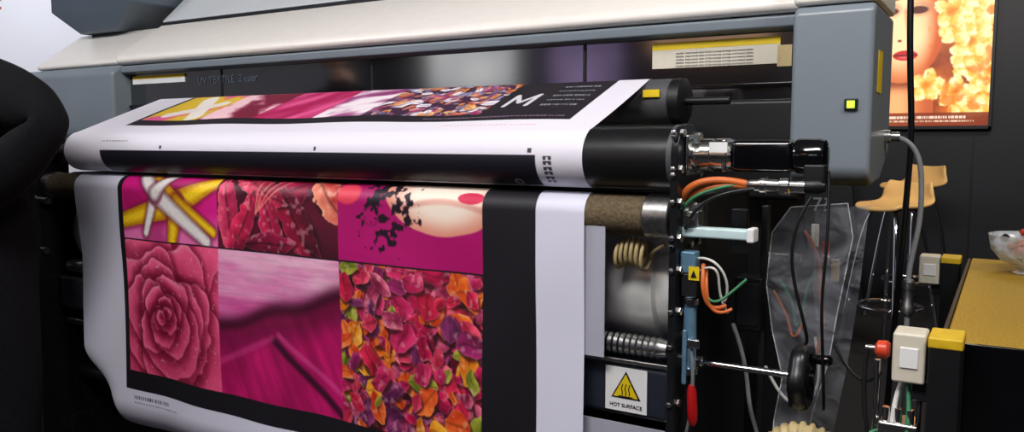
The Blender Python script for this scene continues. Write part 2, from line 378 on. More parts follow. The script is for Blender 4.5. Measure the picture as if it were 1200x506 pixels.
# ================================================================= HEAT PRESS
hp=empty('rotary_heat_press')
cyl('guide_roller_front',(-1.80,0,fz),(0,0,fz),fr,'rubber',hp,64)
cyl('guide_roller_front_journal',(-1.96,0,fz),(-1.80,0,fz),.018,'black',hp)
lathe('guide_roller_front_collar',(-.012,0,fz),(1,0,0),[(0,.05),(.002,.058),(.012,.058),(.014,.05)],'greyroll',hp,48)
cyl('guide_roller_back',(-1.785,bc[0],bc[1]),(-.115,bc[0],bc[1]),br-.001,'greyroll',hp,48)
lathe('guide_roller_back_end',(-.116,bc[0],bc[1]),(1,0,0),[(0,br-.001),(.022,br-.001),(.024,br-.004)],'black',hp,48)
cyl('guide_roller_back_journal',(-1.97,bc[0],bc[1]),(0.0,bc[0],bc[1]),.008,'black',hp)
cyl('felt_roller',(-1.93,0,zc),(-.06,0,zc),r1-.0015,'brown',hp,48)
cyl('felt_roller_collar',(-.062,0,zc),(-.012,0,zc),r1+.001,'brushed',hp,48)
cyl('felt_roller_collar_far',(-1.96,0,zc),(-1.925,0,zc),r1+.001,'brushed',hp,48)
cyl('take_up_roller',(-1.62,.067,zl),(-.02,.067,zl),rl-.012,'black',hp,48)
cyl('take_up_journal',(-1.96,.067,zl),(-1.62,.067,zl),.02,'black',hp)
lathe('heated_drum',(-1.93,.155,.875),(1,0,0),[(0,.10),(.004,.118),(1.86,.118),(1.865,.108),(1.885,.108),(1.89,.112),(1.905,.112),(1.908,.10)],'drum',hp,72)
lathe('knurled_roller',(-1.93,.028,.770),(1,0,0),[(0,.018)]+[(.004+.006*k,.018+.0025*(k%2)) for k in range(315)]+[(1.9,.016)],'brushed',hp,20)
cyl('drum_cover_tube',(-1.9,.055,1.0),(-.02,.055,1.0),.012,'black',hp)
def rprof(y0,y1,z0,z1,r,n=6):
    pts=[(y0,z0),(y1,z0)]
    for k in range(n+1): a=math.pi/2*k/n; pts.append((y1-r+r*math.cos(a),z1-r+r*math.sin(a)))
    for k in range(n+1): a=math.pi/2+math.pi/2*k/n; pts.append((y0+r+r*math.cos(a),z1-r+r*math.sin(a)))
    return pts
for nm,xx in (('side_plate_near',0.0),('side_plate_far',-1.975)):
    prism(nm,rprof(-.062,.055,.25,1.176,.05),xx,xx+.013,'frame',hp,.002)
    prism(nm+'_rear',rprof(.05,.40,.0,1.05,.03),xx-.004,xx+.009,'black',hp,.002)
for k,(yy,zz) in enumerate([(-.045,1.16),(.04,1.155),(-.05,1.10),(.045,1.09),(-.05,1.045),(-.05,.985),(.04,.97),(-.045,.93),(-.045,.86),(.03,.8),(-.045,.7),(-.045,.62),(0,.97)]):
    lathe('bolt_%d'%k,(.012,yy,zz),(1,0,0),[(0,.0075),(.006,.0075),(.008,.005)],'steel',hp,6)
    lathe('edge_bolt_%d'%k,(.006,-.062,zz),(0,-1,0),[(0,.005),(.004,.005),(.005,.003)],'steel',hp,6)
lathe('bearing_housing',(.012,.0,zc),(1,0,0),[(0,.03),(.008,.03),(.009,.02),(.016,.02),(.017,.01)],'brushed',hp,32)
box('bearing_block',.012,.03,.022,.05,.98,1.04,'steel',hp,.003)
def rb(name,x0,x1,y0,y1,z0,z1,m): return box(name,x0,x1,y0,y1,z0,z1,m,hp,.014)
rb('heater_cover',-1.96,-.015,.0,.11,.64,.742,'bluebox')
box('heater_cover_trim',-.30,-.012,-.006,.0,.742,.750,'brushed',hp,.002)
rb('drive_cover_far',-2.10,-1.985,-.04,.10,.63,.735,'bluebox')
box('lower_beam',-1.96,0,.16,.22,.18,.26,'black',hp)
box('lower_cover',-1.96,-.01,.20,.30,.26,.62,'black',hp)
for k,xx in enumerate((-1.98,0.0)):
    box('foot_%d'%k,xx-.02,xx+.035,-.04,.45,0,.05,'black',hp,.01)
    box('leg_%d'%k,xx-.01,xx+.02,.02,.10,.04,.30,'black',hp,.004)
cyl('tie_rod',(-1.96,.03,.60),(0,.03,.60),.012,'steel',hp)
box('far_cabinet',-2.75,-1.99,-.02,.38,.0,1.02,'black',hp,.01)
for k,(zz,yy) in enumerate([(.46,-.05),(.44,-.045),(.82,-.03),(.97,-.03)]):
    cyl('far_fitting_%d'%k,(-2.05+.02*k,yy,zz),(-1.99+.02*k,yy,zz),.012,'steel',hp)
box('roller_label',-.165,-.13,bc[0]-.052,bc[0]-.048,1.235,1.25,'signy',hp,0)
pw=empty('protection_paper')
box('paper_upper',-.60,-.132,-.030,-.028,.755,1.03,'paper',pw,0)
box('paper_lower',-.60,-.02,-.012,-.010,.45,.632,'paper',pw,0)
def sign(name,cx,y,cz,s,txt=True):
    e=empty(name)
    box('plate',cx-s/2,cx+s/2,y-.0015,y,cz-s/2,cz+s/2,'signw',e,.0)
    h=s*.62; w=s*.70; zb=cz-s*.20
    def tri(nm,k,dy,m):
        c=(cx,zb+h/3)
        P=[(cx-w/2,zb),(cx+w/2,zb),(cx,zb+h)]
        P=[(c[0]+(p[0]-c[0])*k,c[1]+(p[1]-c[1])*k) for p in P]
        prism(nm,P,y-dy,y-.001,m,e,0,'y')
    tri('border',1,.0024,'signk'); tri('field',.84,.0032,'signy')
    for k in (-1,0,1):
        xx=cx+k*s*.085; tube('wave_%d'%(k+1),[(xx+s*.02*math.sin(j*1.6),y-.0035,zb+s*.08+j*s*.05) for j in range(6)],s*.012,'signk',e,1)
    box('base_bar',cx-s*.17,cx+s*.17,y-.0042,y-.003,zb+s*.04,zb+s*.06,'signk',e,0)
    if txt: text('caption','HOT SURFACE',(cx,y-.002,cz-s*.37),s*.12,'signk',e)
    return e
sign('hot_surface_sign',-.100,.0,.692,.082)
sign('hot_surface_sign.001',-2.035,-.04,.685,.075,False)
ch=empty('coiled_air_hose')
pts=[]
for k in range(90):
    t=k/89; a=t*2*math.pi*6; pts.append((-.128+.06*t+.003*math.sin(a),-.005+.02*math.cos(a)+.02,.935+.024*math.sin(a)+.012*math.sin(t*3)))
tube('coil',pts,.0038,'beige',ch)
tube('tail_top',[(-.068,.03,.94),(-.05,.0,.955),(-.03,.0,.965)],.0038,'beige',ch)
# ---- gear motor
gm=empty('gear_motor')
mz=1.123
lathe('gearbox',(.013,0,mz),(1,0,0),[(0,.03),(.010,.03),(.011,.022),(.022,.022),(.023,.028),(.04,.028),(.041,.026),(.046,.026),(.047,.0285),(.068,.0285),(.069,.024),(.074,.024)],'steel',gm,48)
box('mount_flange',.013,.02,-.032,.032,mz-.034,mz+.034,'steel',gm,.003)
box('gearbox_flange',.074,.082,-.026,.026,mz-.027,mz+.027,'steel',gm,.003)
box('motor_body',.088,.188,-.026,.026,mz-.026,mz+.026,'blackgl',gm,.010)
lathe('motor_ring',(.082,0,mz),(1,0,0),[(0,.022),(.006,.022)],'chrome',gm,32)
lathe('motor_end',(.188,0,mz),(1,0,0),[(0,.026),(.004,.028),(.036,.028),(.045,.026),(.048,.018)],'blackgl',gm,40)
box('terminal_block',.205,.238,-.028,.0,mz-.045,mz-.012,'black',gm,.004)
for k in range(4):
    a=math.pi/4+k*math.pi/2; cyl('tie_screw_%d'%k,(.082,.021*math.cos(a),mz+.021*math.sin(a)),(.192,.021*math.cos(a),mz+.021*math.sin(a)),.0022,'chrome',gm,10)
box('gear_tag',.055,.085,-.03,-.028,mz+.005,mz+.022,'signw',gm,0)
cn=empty('cable_connector')
lathe('body',(.118,-.02,1.076),(1,0,0),[(0,.010),(.006,.011),(.02,.011),(.021,.014),(.03,.014),(.031,.012),(.05,.012),(.052,.0145),(.066,.0145),(.068,.011),(.09,.011)],'steel',cn,32)
lathe('backshell',(.208,-.02,1.076),(1,0,0),[(0,.012),(.02,.013),(.03,.008)],'black',cn,24)
oc=empty('orange_motor_cable')
tube('bundle_a',[(.01,-.03,1.05),(.03,-.05,1.085),(.07,-.03,1.088),(.12,-.02,1.076)],.0065,'orange',oc)
tube('bundle_b',[(.01,-.02,1.04),(.04,-.04,1.073),(.08,-.03,1.078),(.12,-.02,1.073)],.005,'orange',oc)
tube('bundle_c',[(.015,-.04,1.03),(.03,-.05,1.06),(.06,-.04,1.068),(.12,-.02,1.08)],.003,'green',oc)
tube('bundle_d',[(.02,-.04,1.0),(.04,-.05,1.04),(.06,-.05,1.062),(.13,-.03,1.07)],.003,'rubber',oc)
bb=empty('white_guide_bar')
box('bar',.0,.128,-.035,-.01,.985,1.003,'cyan',bb,.004); box('bar_end',.122,.134,-.038,-.007,.982,1.006,'signw',bb,.003)
box('bar_fixing',.012,.04,-.036,-.008,1.003,1.03,'brushed',bb,.003); lathe('knob',(.026,-.037,1.015),(0,-1,0),[(0,.008),(.01,.008)],'steel',bb,16)
pc=empty('pneumatic_clamp')
box('bracket',.014,.040,-.045,-.018,.925,.962,'bluem',pc,.003)
box('valve_block',.016,.044,-.045,-.018,.885,.925,'dgrey',pc,.003)
cyl('cylinder',(.03,-.034,.75),(.03,-.034,.885),.011,'bluem',pc,24)
for k,zz in enumerate((.75,.80,.87)): lathe('band_%d'%k,(.03,-.034,zz),(0,0,1),[(0,.011),(.002,.0145),(.012,.0145),(.014,.011)],'steel',pc,24)
box('toggle_arm',.022,.030,-.052,-.046,.735,.83,'bluem',pc,.003)
box('toggle_link',.034,.052,-.052,-.046,.80,.815,'steel',pc,.002)
cyl('rod',(.035,-.034,.70),(.035,-.034,.76),.005,'chrome',pc,16)
lathe('red_handle',(.038,-.044,.735),(.06,0,-1),[(0,.005),(.01,.008),(.045,.009),(.062,.008),(.07,.004)],'red',pc,20)
ws=empty('small_warning_label'); box('plate',.03,.048,-.047,-.0455,.915,.938,'signy',ws,0)
prism('mark',[(.034,.92),(.044,.92),(.039,.932)],-.0485,-.047,'signk',ws,0,'y')
wc=empty('control_wiring')
tube('white_a',[(.04,-.03,.95),(.08,-.05,.96),(.10,-.03,.92),(.085,-.02,.88)],.0022,'wcab',wc)
tube('white_b',[(.045,-.03,.93),(.07,-.05,.945),(.085,-.04,.93),(.075,-.03,.89),(.09,-.02,.86)],.002,'wcab',wc)
tube('orange_a',[(.05,-.03,.94),(.055,-.05,.92),(.055,-.045,.885),(.07,-.04,.865),(.09,-.03,.875)],.004,'orange',wc)
tube('orange_b',[(.055,-.03,.93),(.062,-.05,.91),(.06,-.045,.875),(.08,-.04,.857),(.1,-.03,.87)],.003,'orange',wc)
tube('green_a',[(.05,-.03,.91),(.06,-.05,.89),(.075,-.045,.87),(.1,-.03,.90),(.12,-.02,.92)],.0025,'green',wc)
tube('steel_hose',[(.02,-.03,.83),(.05,-.06,.80),(.045,-.04,.70),(.02,-.03,.62)],.003,'gcab',wc)
tube('black_a',[(.22,-.03,1.06),(.185,-.04,1.0),(.20,-.03,.9),(.225,-.03,.83),(.212,.0,.82)],.0028,'rubber',wc)
tube('black_b',[(.24,-.01,1.1),(.25,-.04,1.0),(.235,-.03,.9),(.245,-.03,.82),(.235,.05,.70)],.0025,'rubber',wc)
tube('black_c',[(.24,.10,.80),(.27,.07,.76),(.30,.0,.755),(.33,-.04,.80)],.0028,'rubber',wc)
tube('orange_d',[(.18,.12,.99),(.21,.13,.95),(.20,.13,.88),(.225,.12,.82),(.20,.13,.76)],.0035,'orange',wc)
tube('green_d',[(.14,.12,.90),(.17,.13,.86),(.16,.13,.80),(.19,.12,.84),(.18,.13,.90),(.21,.13,.93)],.003,'green',wc)
tube('orange_e',[(.13,.12,.88),(.16,.13,.83),(.155,.13,.79),(.18,.12,.80),(.185,.13,.86)],.0025,'orange',wc)
tube('white_d',[(.12,.12,.74),(.15,.12,.68),(.19,.13,.66),(.22,.13,.72),(.20,.14,.80)],.003,'wcab',wc)
tube('grey_d',[(.07,.08,.82),(.10,.09,.74),(.09,.09,.66),(.13,.1,.6),(.12,.1,.5)],.004,'gcab',wc)
box('junction_box',.06,.11,.12,.17,.80,.90,'black',wc,.004)
box('junction_lid',.065,.105,.117,.121,.81,.89,'dgrey',wc,.002)
box('sensor_block',.07,.10,.05,.062,.95,1.03,'dgrey',wc,.003)
box('rail',.10,.112,.14,.16,.50,1.03,'dgrey',wc,.002)
box('rail_bracket',.112,.17,.14,.16,.93,.945,'brushed',wc,.002)
for k in range(3): box('patch_%d'%k,.185+.018*k,.198+.018*k,.150,.156,.96-.03*k,1.0-.03*k,['wcab','red','beige'][k],wc,.001)
# ---- acrylic guard
ag=empty('acrylic_guard')
pr=[(.125,.99),(.155,1.035),(.245,1.045),(.255,.99),(.235,.86),(.225,.78),(.20,.68),(.19,.56),(.135,.56),(.138,.66),(.15,.74),(.13,.82),(.118,.90)]
pr=[(p[0]+.012,p[1]) for p in pr]
prism('sheet',pr,.068,.071,'acryl',ag,0,'y')
for k in range(len(pr)):
    a,b=pr[k],pr[(k+1)%len(pr)]; tube('edge_%d'%k,[(a[0],.0695,a[1]),(b[0],.0695,b[1])],.0011,'acedge',ag,1)
prism('second_sheet',[(.20,1.03),(.285,1.04),(.275,.9),(.26,.76),(.235,.6),(.20,.6),(.215,.78),(.2,.9)],.105,.107,'acryl',ag,0,'y')
# ---- handwheel
hw=empty('handwheel'); hy=.008; hz=.762
cyl('shaft',(.015,hy,hz),(.20,hy,hz),.006,'chrome',hw,20)
cyl('shaft_collar',(.014,hy,hz),(.04,hy,hz),.010,'steel',hw,20)
bm=bmesh.new(); n=60; rings=[]
for d,f in [(-.013,.0),(-.013,.35),(-.006,.45),(-.006,.72),(-.013,.84),(-.013,.97),(0,1.03),(.013,.97),(.013,.84),(.006,.72),(.006,.45),(.013,.35),(.013,0)]:
    ring=[]
    for k in range(n):
        rr=max(1e-4,f*(.052+.0022*math.cos(6*2*math.pi*k/n)*(f>.8)))
        ring.append(bm.verts.new((.207+d,hy+math.cos(2*math.pi*k/n)*rr,hz+math.sin(2*math.pi*k/n)*rr)))
    rings.append(ring)
for a,b in zip(rings,rings[1:]):
    for k in range(n): bm.faces.new([a[k],a[(k+1)%n],b[(k+1)%n],b[k]])
bmesh.ops.recalc_face_normals(bm,faces=bm.faces)
me=bpy.data.meshes.new('wheel'); bm.to_mesh(me); bm.free(); add('wheel',me,'rubber',hw,True)
cyl('hub',(.188,hy,hz),(.228,hy,hz),.014,'blackgl',hw,24)
lathe('crank_grip',(.218,hy,hz+.033),(1,0,0),[(0,.006),(.005,.008),(.03,.009),(.035,.005)],'blackgl',hw,20)
# ---- flexible duct
fd=empty('flexible_duct')
def duct(name,pts,r,m,par):
    c=[Vector(p) for p in pts]; bm=bmesh.new(); seg=24; N=90; rings=[]
    def ev(t):
        f=t*(len(c)-1); i=min(int(f),len(c)-2); u=f-i
        p0=c[max(i-1,0)];p1=c[i];p2=c[i+1];p3=c[min(i+2,len(c)-1)]
        return .5*((2*p1)+(p2-p0)*u+(2*p0-5*p1+4*p2-p3)*u*u+(3*p1-p0-3*p2+p3)*u**3)
    for k in range(N):
        t=k/(N-1); p=ev(t); d=(ev(min(1,t+.01))-ev(max(0,t-.01))).normalized(); e1=d.cross(Vector((0,1,.1))).normalized(); e2=d.cross(e1)
        rr=r*(1+.15*(1 if k%4<2 else -1))
        rings.append([bm.verts.new(p+(e1*math.cos(6.2832*j/seg)+e2*math.sin(6.2832*j/seg))*rr) for j in range(seg)])
    for a,b in zip(rings,rings[1:]):
        for j in range(seg): bm.faces.new([a[j],a[(j+1)%seg],b[(j+1)%seg],b[j]])
    me=bpy.data.meshes.new(name); bm.to_mesh(me); bm.free(); return add(name,me,m,par,True)
duct('duct_run',[(.11,.02,.50),(.15,.0,.61),(.19,-.01,.665),(.24,-.01,.668),(.275,.02,.61),(.28,.05,.45)],.018,'beige',fd)
duct('duct_run_low',[(.15,-.06,.48),(.18,-.06,.59),(.225,-.05,.630),(.27,-.03,.59),(.29,.0,.4)],.016,'cream',fd)
# ================================================================= PRINTER
pr_=empty('wide_format_printer')
XL,XR=-2.24,.105
prism('window_header',[(.44,1.380),(.42,1.385),(.418,1.407),(.44,1.412),(.6,1.412),(.6,1.380)],XL,XR,'greyb',pr_,.004)
prism('front_cover',[(.425,1.414),(.412,1.425),(.42,1.45),(.60,1.572),(.7,1.572),(.7,1.414)],XL-.02,XR,'white',pr_,.008)
prism('top_seam',[(.60,1.566),(.70,1.566),(.70,1.583),(.60,1.583)],XL,XR,'dgrey',pr_,0)
prism('top_cover',[(.60,1.584),(.80,1.78),(1.02,1.78),(1.02,1.584)],XL-.02,XR,'greyw',pr_,.01)
box('window_glass',XL,XR,.455,.462,1.20,1.381,'winglass',pr_,.001)
box('window_lower_rail',XL,XR,.445,.47,1.262,1.272,'blackgl',pr_,.002)
for k,xx in enumerate((-1.75,-1.1,-.42)): box('window_mullion_%d'%k,xx,xx+.008,.452,.456,1.272,1.381,'black',pr_,.001)
box('platen_housing',XL,XR,.47,.95,1.08,1.41,'black',pr_,.004)
box('front_apron',XL,XR,.42,.50,1.02,1.235,'black',pr_,.01)
box('stand_panel',-2.2,.02,.50,.90,.12,1.08,'black',pr_,.004)
for k,xx in enumerate((-2.15,-.05)):
    box('stand_foot_%d'%k,xx-.04,xx+.04,.45,1.1,0,.12,'black',pr_,.01)
prism('end_housing_far',[(.40,1.16),(.385,1.20),(.385,1.385),(.42,1.415),(.9,1.415),(.9,1.12),(.5,1.12)],-2.86,XL,'greyb',pr_,.012)
prism('end_cap_far',[(.42,1.416),(.415,1.43),(.60,1.565),(.95,1.565),(.95,1.416)],-2.78,XL-.021,'white',pr_,.012)
bm=bmesh.new()
V=[bm.verts.new(p) for p in [(-2.70,.55,1.565),(-2.46,.55,1.565),(-2.46,.8,1.565),(-2.70,.8,1.565),(-2.81,.5,1.65),(-2.28,.5,1.65),(-2.28,.95,1.65),(-2.81,.95,1.65),(-2.81,.5,1.80),(-2.28,.5,1.80),(-2.28,.95,1.80),(-2.81,.95,1.80)]]
for f in [(0,1,2,3),(0,1,5,4),(1,2,6,5),(2,3,7,6),(3,0,4,7),(4,5,9,8),(5,6,10,9),(6,7,11,10),(7,4,8,11),(8,9,10,11)]: bm.faces.new([V[i] for i in f])
bmesh.ops.recalc_face_normals(bm,faces=bm.faces); me=bpy.data.meshes.new('ink_tray_housing'); bm.to_mesh(me); bm.free()
bev(add('ink_tray_housing',me,'greyd',pr_),.008)
prism('control_housing',[(.315,1.075),(.30,1.10),(.30,1.385),(.315,1.405),(.57,1.405),(.57,1.12),(.45,1.065),(.34,1.06)],.108,.256,'greyb',pr_,.010)
prism('control_housing_cap',[(.315,1.408),(.31,1.42),(.36,1.50),(.52,1.66),(.57,1.66),(.57,1.408)],.106,.258,'white',pr_,.012)
box('lcd_bezel',.208,.232,.294,.302,1.204,1.226,'dgrey',pr_,.002); box('lcd',.213,.227,.2925,.296,1.208,1.222,'gprint',pr_,.001)
box('side_label',.2555,.2575,.36,.41,1.24,1.32,'signy',pr_,0)
box('warning_label_strip',-.24,.05,.451,.4545,1.354,1.370,'signy',pr_,0); box('warning_label_body',-.24,.05,.4515,.4545,1.312,1.354,'cream',pr_,0)
for k in range(5):
    text('label_text_%d'%k,'caution  keep hands clear of the moving carriage and heated platen',(-.095,.4510,1.345-.0072*k),.0065,'gcab',pr_)
box('tag',.045,.075,.448,.4505,1.305,1.350,'beige',pr_,0)
box('label_far',-2.22,-1.93,.451,.4545,1.345,1.368,'signw',pr_,0); box('label_far_strip',-2.22,-1.93,.4508,.4545,1.362,1.374,'signy',pr_,0)
text('window_lettering','UV TEXTILE  2 user',(-1.72,.4535,1.345),.035,'greyd',pr_)
# ================================================================= RIGHT CABINET
mc=empty('machine_cabinet')
box('cabinet_body',.425,1.35,.02,.99,.04,.82,'black',mc,.006)
box('cabinet_top',.41,1.37,.0,1.0,.822,.85,'ytop',mc,.004)
box('front_skirt',.408,1.37,-.008,.0,.70,.852,'blackgl',mc,.001)
box('side_skirt',.402,.409,-.008,1.0,.70,.848,'black',mc,.001)
for k,(xx,yy) in enumerate([(.47,.07),(1.3,.07),(.47,.93),(1.3,.93)]): cyl('castor_%d'%k,(xx-.015,yy,.022),(xx+.015,yy,.022),.022,'rubber',mc)
def safety(name,xo,yo,zo,hd=.05):
    e=empty(name)
    box('post',xo,xo+.042,yo,yo+.07,.0,zo-.005,'black',e,.004)
    box('cap',xo-.001,xo+.043,yo-.001,yo+.071,zo-.016,zo,'yellow',e,.003)
    box('sensor_head',xo-hd,xo-.003,yo+.005,yo+.06,zo-.072,zo,'cream',e,.004)
    box('sensor_window',xo-hd+.010,xo-.012,yo+.003,yo+.006,zo-.05,zo-.02,'signw',e,.002)
    box('sensor_bracket',xo-.02,xo+.001,yo+.02,yo+.05,zo-.10,zo-.07,'dgrey',e,.002)
    return e
safety('light_curtain_post',.396,-.10,.876,.046); safety('light_curtain_post.001',.346,.93,.856,.05)
rk=empty('red_valve_knob'); lathe('knob',(.325,-.075,.845),(1,0,.0),[(0,.006),(.004,.012),(.016,.013),(.02,.010)],'redo',rk,24); cyl('stem',(.312,-.075,.845),(.327,-.075,.845),.004,'steel',rk)
vh=empty('valve_hoses')
tube('h1',[(.362,-.07,.80),(.350,-.09,.76),(.36,-.1,.70),(.34,-.1,.62),(.345,-.08,.5)],.0035,'wcab',vh)
tube('h2',[(.37,-.07,.80),(.38,-.1,.74),(.36,-.11,.69),(.37,-.1,.60),(.36,-.08,.5)],.0035,'green',vh)
tube('h3',[(.315,-.075,.845),(.31,-.08,.80),(.32,-.1,.72),(.335,-.1,.66),(.32,-.08,.5)],.0035,'rubber',vh)
tube('h4',[(.385,-.06,.80),(.39,-.09,.72),(.375,-.1,.66),(.38,-.1,.5)],.0035,'rubber',vh)
box('manifold',.335,.388,-.10,-.05,.72,.745,'steel',vh,.004); box('manifold_low',.34,.385,-.105,-.06,.65,.70,'dgrey',vh,.004)
for k in range(3): cyl('fitting_%d'%k,(.345+.016*k,-.09,.745),(.345+.016*k,-.09,.765),.005,'chrome',vh,12)
cyl('air_pipe',(.33,-.08,.60),(.33,-.08,.83),.0045,'steel',vh,16)
tube('bleed_loop',[(.34,-.09,.73),(.31,-.1,.72),(.30,-.1,.68),(.32,-.1,.65),(.34,-.1,.67)],.003,'green',vh)
gb=empty('glass_candy_bowl'); bx,by,bz=.53,.78,.85
lathe('bowl',(bx,by,bz),(0,0,1),[(0,.034),(.004,.036),(.010,.022),(.016,.028),(.03,.058),(.055,.078),(.088,.084),(.088,.081),(.055,.074),(.033,.054),(.022,.01)],'glass',gb,40,False)
for k in range(44):
    a=rng.rand()*6.28; r=rng.rand()**.5*.052; z=bz+.040+rng.rand()*.045
    lathe('sweet_%d'%k,(bx+r*math.cos(a),by+r*math.sin(a),z),(rng.rand()-.5,rng.rand()-.5,rng.rand()-.5),[(0,.003),(.003,.009),(.013,.009),(.016,.003)],['candy','signw','chrome'][k%3],gb,10)
# ================================================================= CABLES
pcb=empty('power_cable'); tube('cable',[(.24,1.0,3.19),(.242,1.0,2.0),(.238,1.0,1.55),(.25,1.0,1.3),(.26,1.0,1.18),(.255,1.0,1.0),(.24,1.0,.7),(.22,1.05,.3),(.2,1.1,.01)],.008,'rubber',pcb)
dc=empty('data_cable')
tube('cable',[(.262,.50,1.155),(.29,.50,1.155),(.322,.5,1.13),(.33,.5,1.06),(.33,.5,.97),(.31,.5,.88),(.315,.5,.80),(.31,.5,.6),(.28,.55,.3),(.28,.6,.01)],.0055,'gcab',dc)
lathe('plug',(.255,.50,1.155),(1,0,0),[(0,.014),(.012,.014),(.013,.010),(.03,.010)],'steel',dc,20)
lathe('inline_connector',(.313,.5,.86),(0,0,-1),[(0,.009),(.004,.013),(.02,.013),(.021,.011),(.05,.011),(.055,.014),(.07,.014),(.075,.008)],'brushed',dc,24)
# ================================================================= STOOLS
def stool(name,cx,cy,seat,rot):
    e=empty(name); n=14; w=.17; bm=bmesh.new(); rows=[]
    prof=[(-.16,-.02),(-.13,.0),(-.05,-.004),(.04,.0),(.09,.02),(.12,.06),(.14,.125)]
    for (d,h) in prof:
        row=[]
        for k in range(n+1):
            u=-1+2*k/n; ww=w*(1-.22*max(0,-d/.16)**2)*(1-.18*max(0,(h-.02)/.1))
            dd=d-.03*u*u*(1 if d>0.1 else -0.6)
            row.append(bm.verts.new((u*ww,dd,h-.012*(1-u*u))))
        rows.append(row)
    for a,b in zip(rows,rows[1:]):
        for k in range(n): bm.faces.new([a[k],a[k+1],b[k+1],b[k]])
    me=bpy.data.meshes.new('seat_shell'); bm.to_mesh(me); bm.free()
    o=add('seat_shell',me,'ply',e,True); o.location=(0,0,seat)
    so=o.modifiers.new('s','SOLIDIFY'); so.thickness=.022; so.offset=0; ss=o.modifiers.new('ss','SUBSURF'); ss.levels=2; ss.render_levels=2
    for k,(sx,sy) in enumerate([(-1,-1),(1,-1),(1,1),(-1,1)]):
        tube('leg_%d'%k,[(sx*.05,sy*.05,seat-.02),(sx*.10,sy*.09,seat-.04),(sx*.12,sy*.11,seat-.2),(sx*.18,sy*.17,.01)],.013,'chrome',e)
    ring=[(.16*math.cos(a*math.pi/12),.155*math.sin(a*math.pi/12),.26) for a in range(25)]
    tube('foot_ring',ring,.012,'chrome',e)
    box('underplate',-.09,.09,-.09,.09,seat-.03,seat-.018,'dgrey',e,.003)
    e.location=(cx,cy,0); e.rotation_euler=(0,0,rot); return e
stool('bar_stool',-.03,3.35,.81,math.radians(-35)); stool('bar_stool.001',-.03,4.30,.87,math.radians(-40))
# ================================================================= LIGHTBOX POSTER
lb=empty('lightbox_poster'); WY=5.2
x=np.arange(-.62,.3401,.005); z=np.arange(2.75,1.239,-.006)
X,Z=np.meshgrid(x,z); img=np.zeros(X.shape+(3,))
f=fbm(X*4,Z*4,71)
put_c(img,np.ones_like(X),lerpc((226,120,40),(130,50,16),sst(.3,.7,f)))
e=((X+.22)/.27)**2+((Z-1.95)/.40)**2
nk=((X>-.40)&(X<.0)&(Z<1.65)).astype(float)
put_c(img,nk,lerpc((246,170,110),(190,90,44),np.clip(sst(-.25,0,X)+.5*(f-.5),0,1)))
put(img,nk*np.exp(-((Z-1.555)/.05)**2)*.8,(110,36,14))
put_c(img,sst(1.04,.97,e),lerpc((255,214,160),(196,84,36),np.clip(sst(.1,1,e)*.8+.5*sst(-.10,.06,X)+.3*(f-.5),0,1)))
put(img,sst(-.36,-.50,X)*.9,(50,16,10))
for cx in (-.31,-.12):
    e=((X-cx)/.06)**2+((Z-2.06)/.026)**2; put(img,sst(1.3,.7,e),(60,24,16))
    e=((X-cx)/.08)**2+((Z-2.15)/.02)**2; put(img,sst(1.3,.5,e)*.8,(80,36,20))
    e=((X-cx)/.09)**2+((Z-2.07)/.06)**2; put(img,sst(1.3,.3,e)*.3,(130,50,30))
d,t=segd(X,Z,(-.20,2.05),(-.17,1.88)); put(img,sst(.03,.0,d)*.45,(186,90,50))
for cx in (-.235,-.17): e=((X-cx)/.014)**2+((Z-1.85)/.010)**2; put(img,sst(1.4,.6,e)*.8,(110,36,24))
e=((X+.195)/.08)**2+((Z-1.745)/.036)**2; put(img,sst(1.15,.85,e),(190,32,30))
e=((X+.195)/.05)**2+((Z-1.732)/.010)**2; put(img,sst(1.4,.4,e)*.6,(240,120,110))
d,t=segd(X,Z,(-.27,1.747),(-.12,1.747)); put(img,sst(.008,.003,d),(90,10,14))
rs=random.Random(2); one=np.ones_like(X)
for k in range(24):
    cz=1.38+k*.042+rs.uniform(-.03,.03); cx=rs.uniform(.08,.34) if cz>1.62 else rs.uniform(-.06,.34)
    for j in range(5):
        a=j*1.257+rs.random()*.4; leaf(img,X,Z,one,cx+.06*math.cos(a),cz+.06*math.sin(a),.07,.055,a,(244,170,50),(255,246,190),.02,0,False,pw=2.6,curl=0)
    e=np.hypot(X-cx,Z-cz); put(img,sst(.05,.008,e)*.8,(222,110,16))
put(img,(X>-.05)*sst(.55,.68,fbm(X*12,Z*12,77))*.6,(200,92,16))
put(img,(Z<1.335).astype(float)*.85,(120,40,12))
bars(img,X,Z,-.3,.2,1.305,.008,(255,240,220),5); bars(img,X,Z,-.3,.25,1.275,.006,(240,220,190),6)
Yp=np.full_like(X,WY-.062)
gridmesh('poster_print',np.stack([X,Yp,Z],-1),img,vcmat('backlit_print',.4,1.35),lb)
box('lightbox_case',-.64,.36,WY-.06,WY-.005,1.22,2.77,'black',lb,.004)
for nm,a in (('frame_left',(-.64,-.62,1.22,2.77)),('frame_right',(.34,.36,1.22,2.77)),('frame_bottom',(-.64,.36,1.22,1.24)),('frame_top',(-.64,.36,2.75,2.77))):
    box(nm,a[0],a[1],WY-.075,WY-.055,a[2],a[3],'black',lb,.002)
dp=empty('display_panel'); prism('panel',[(-1.1,.0),(-.35,.0),(-.48,1.0),(-1.1,1.05)],4.75,4.79,'black',dp,.004,'y')
text('lettering','7?',(-.66,4.74,.68),.14,'gcab',dp)
for k,xx in enumerate((-1.0,-.45)): box('foot_%d'%k,xx-.02,xx+.02,4.6,4.95,0,.02,'black',dp,.003)
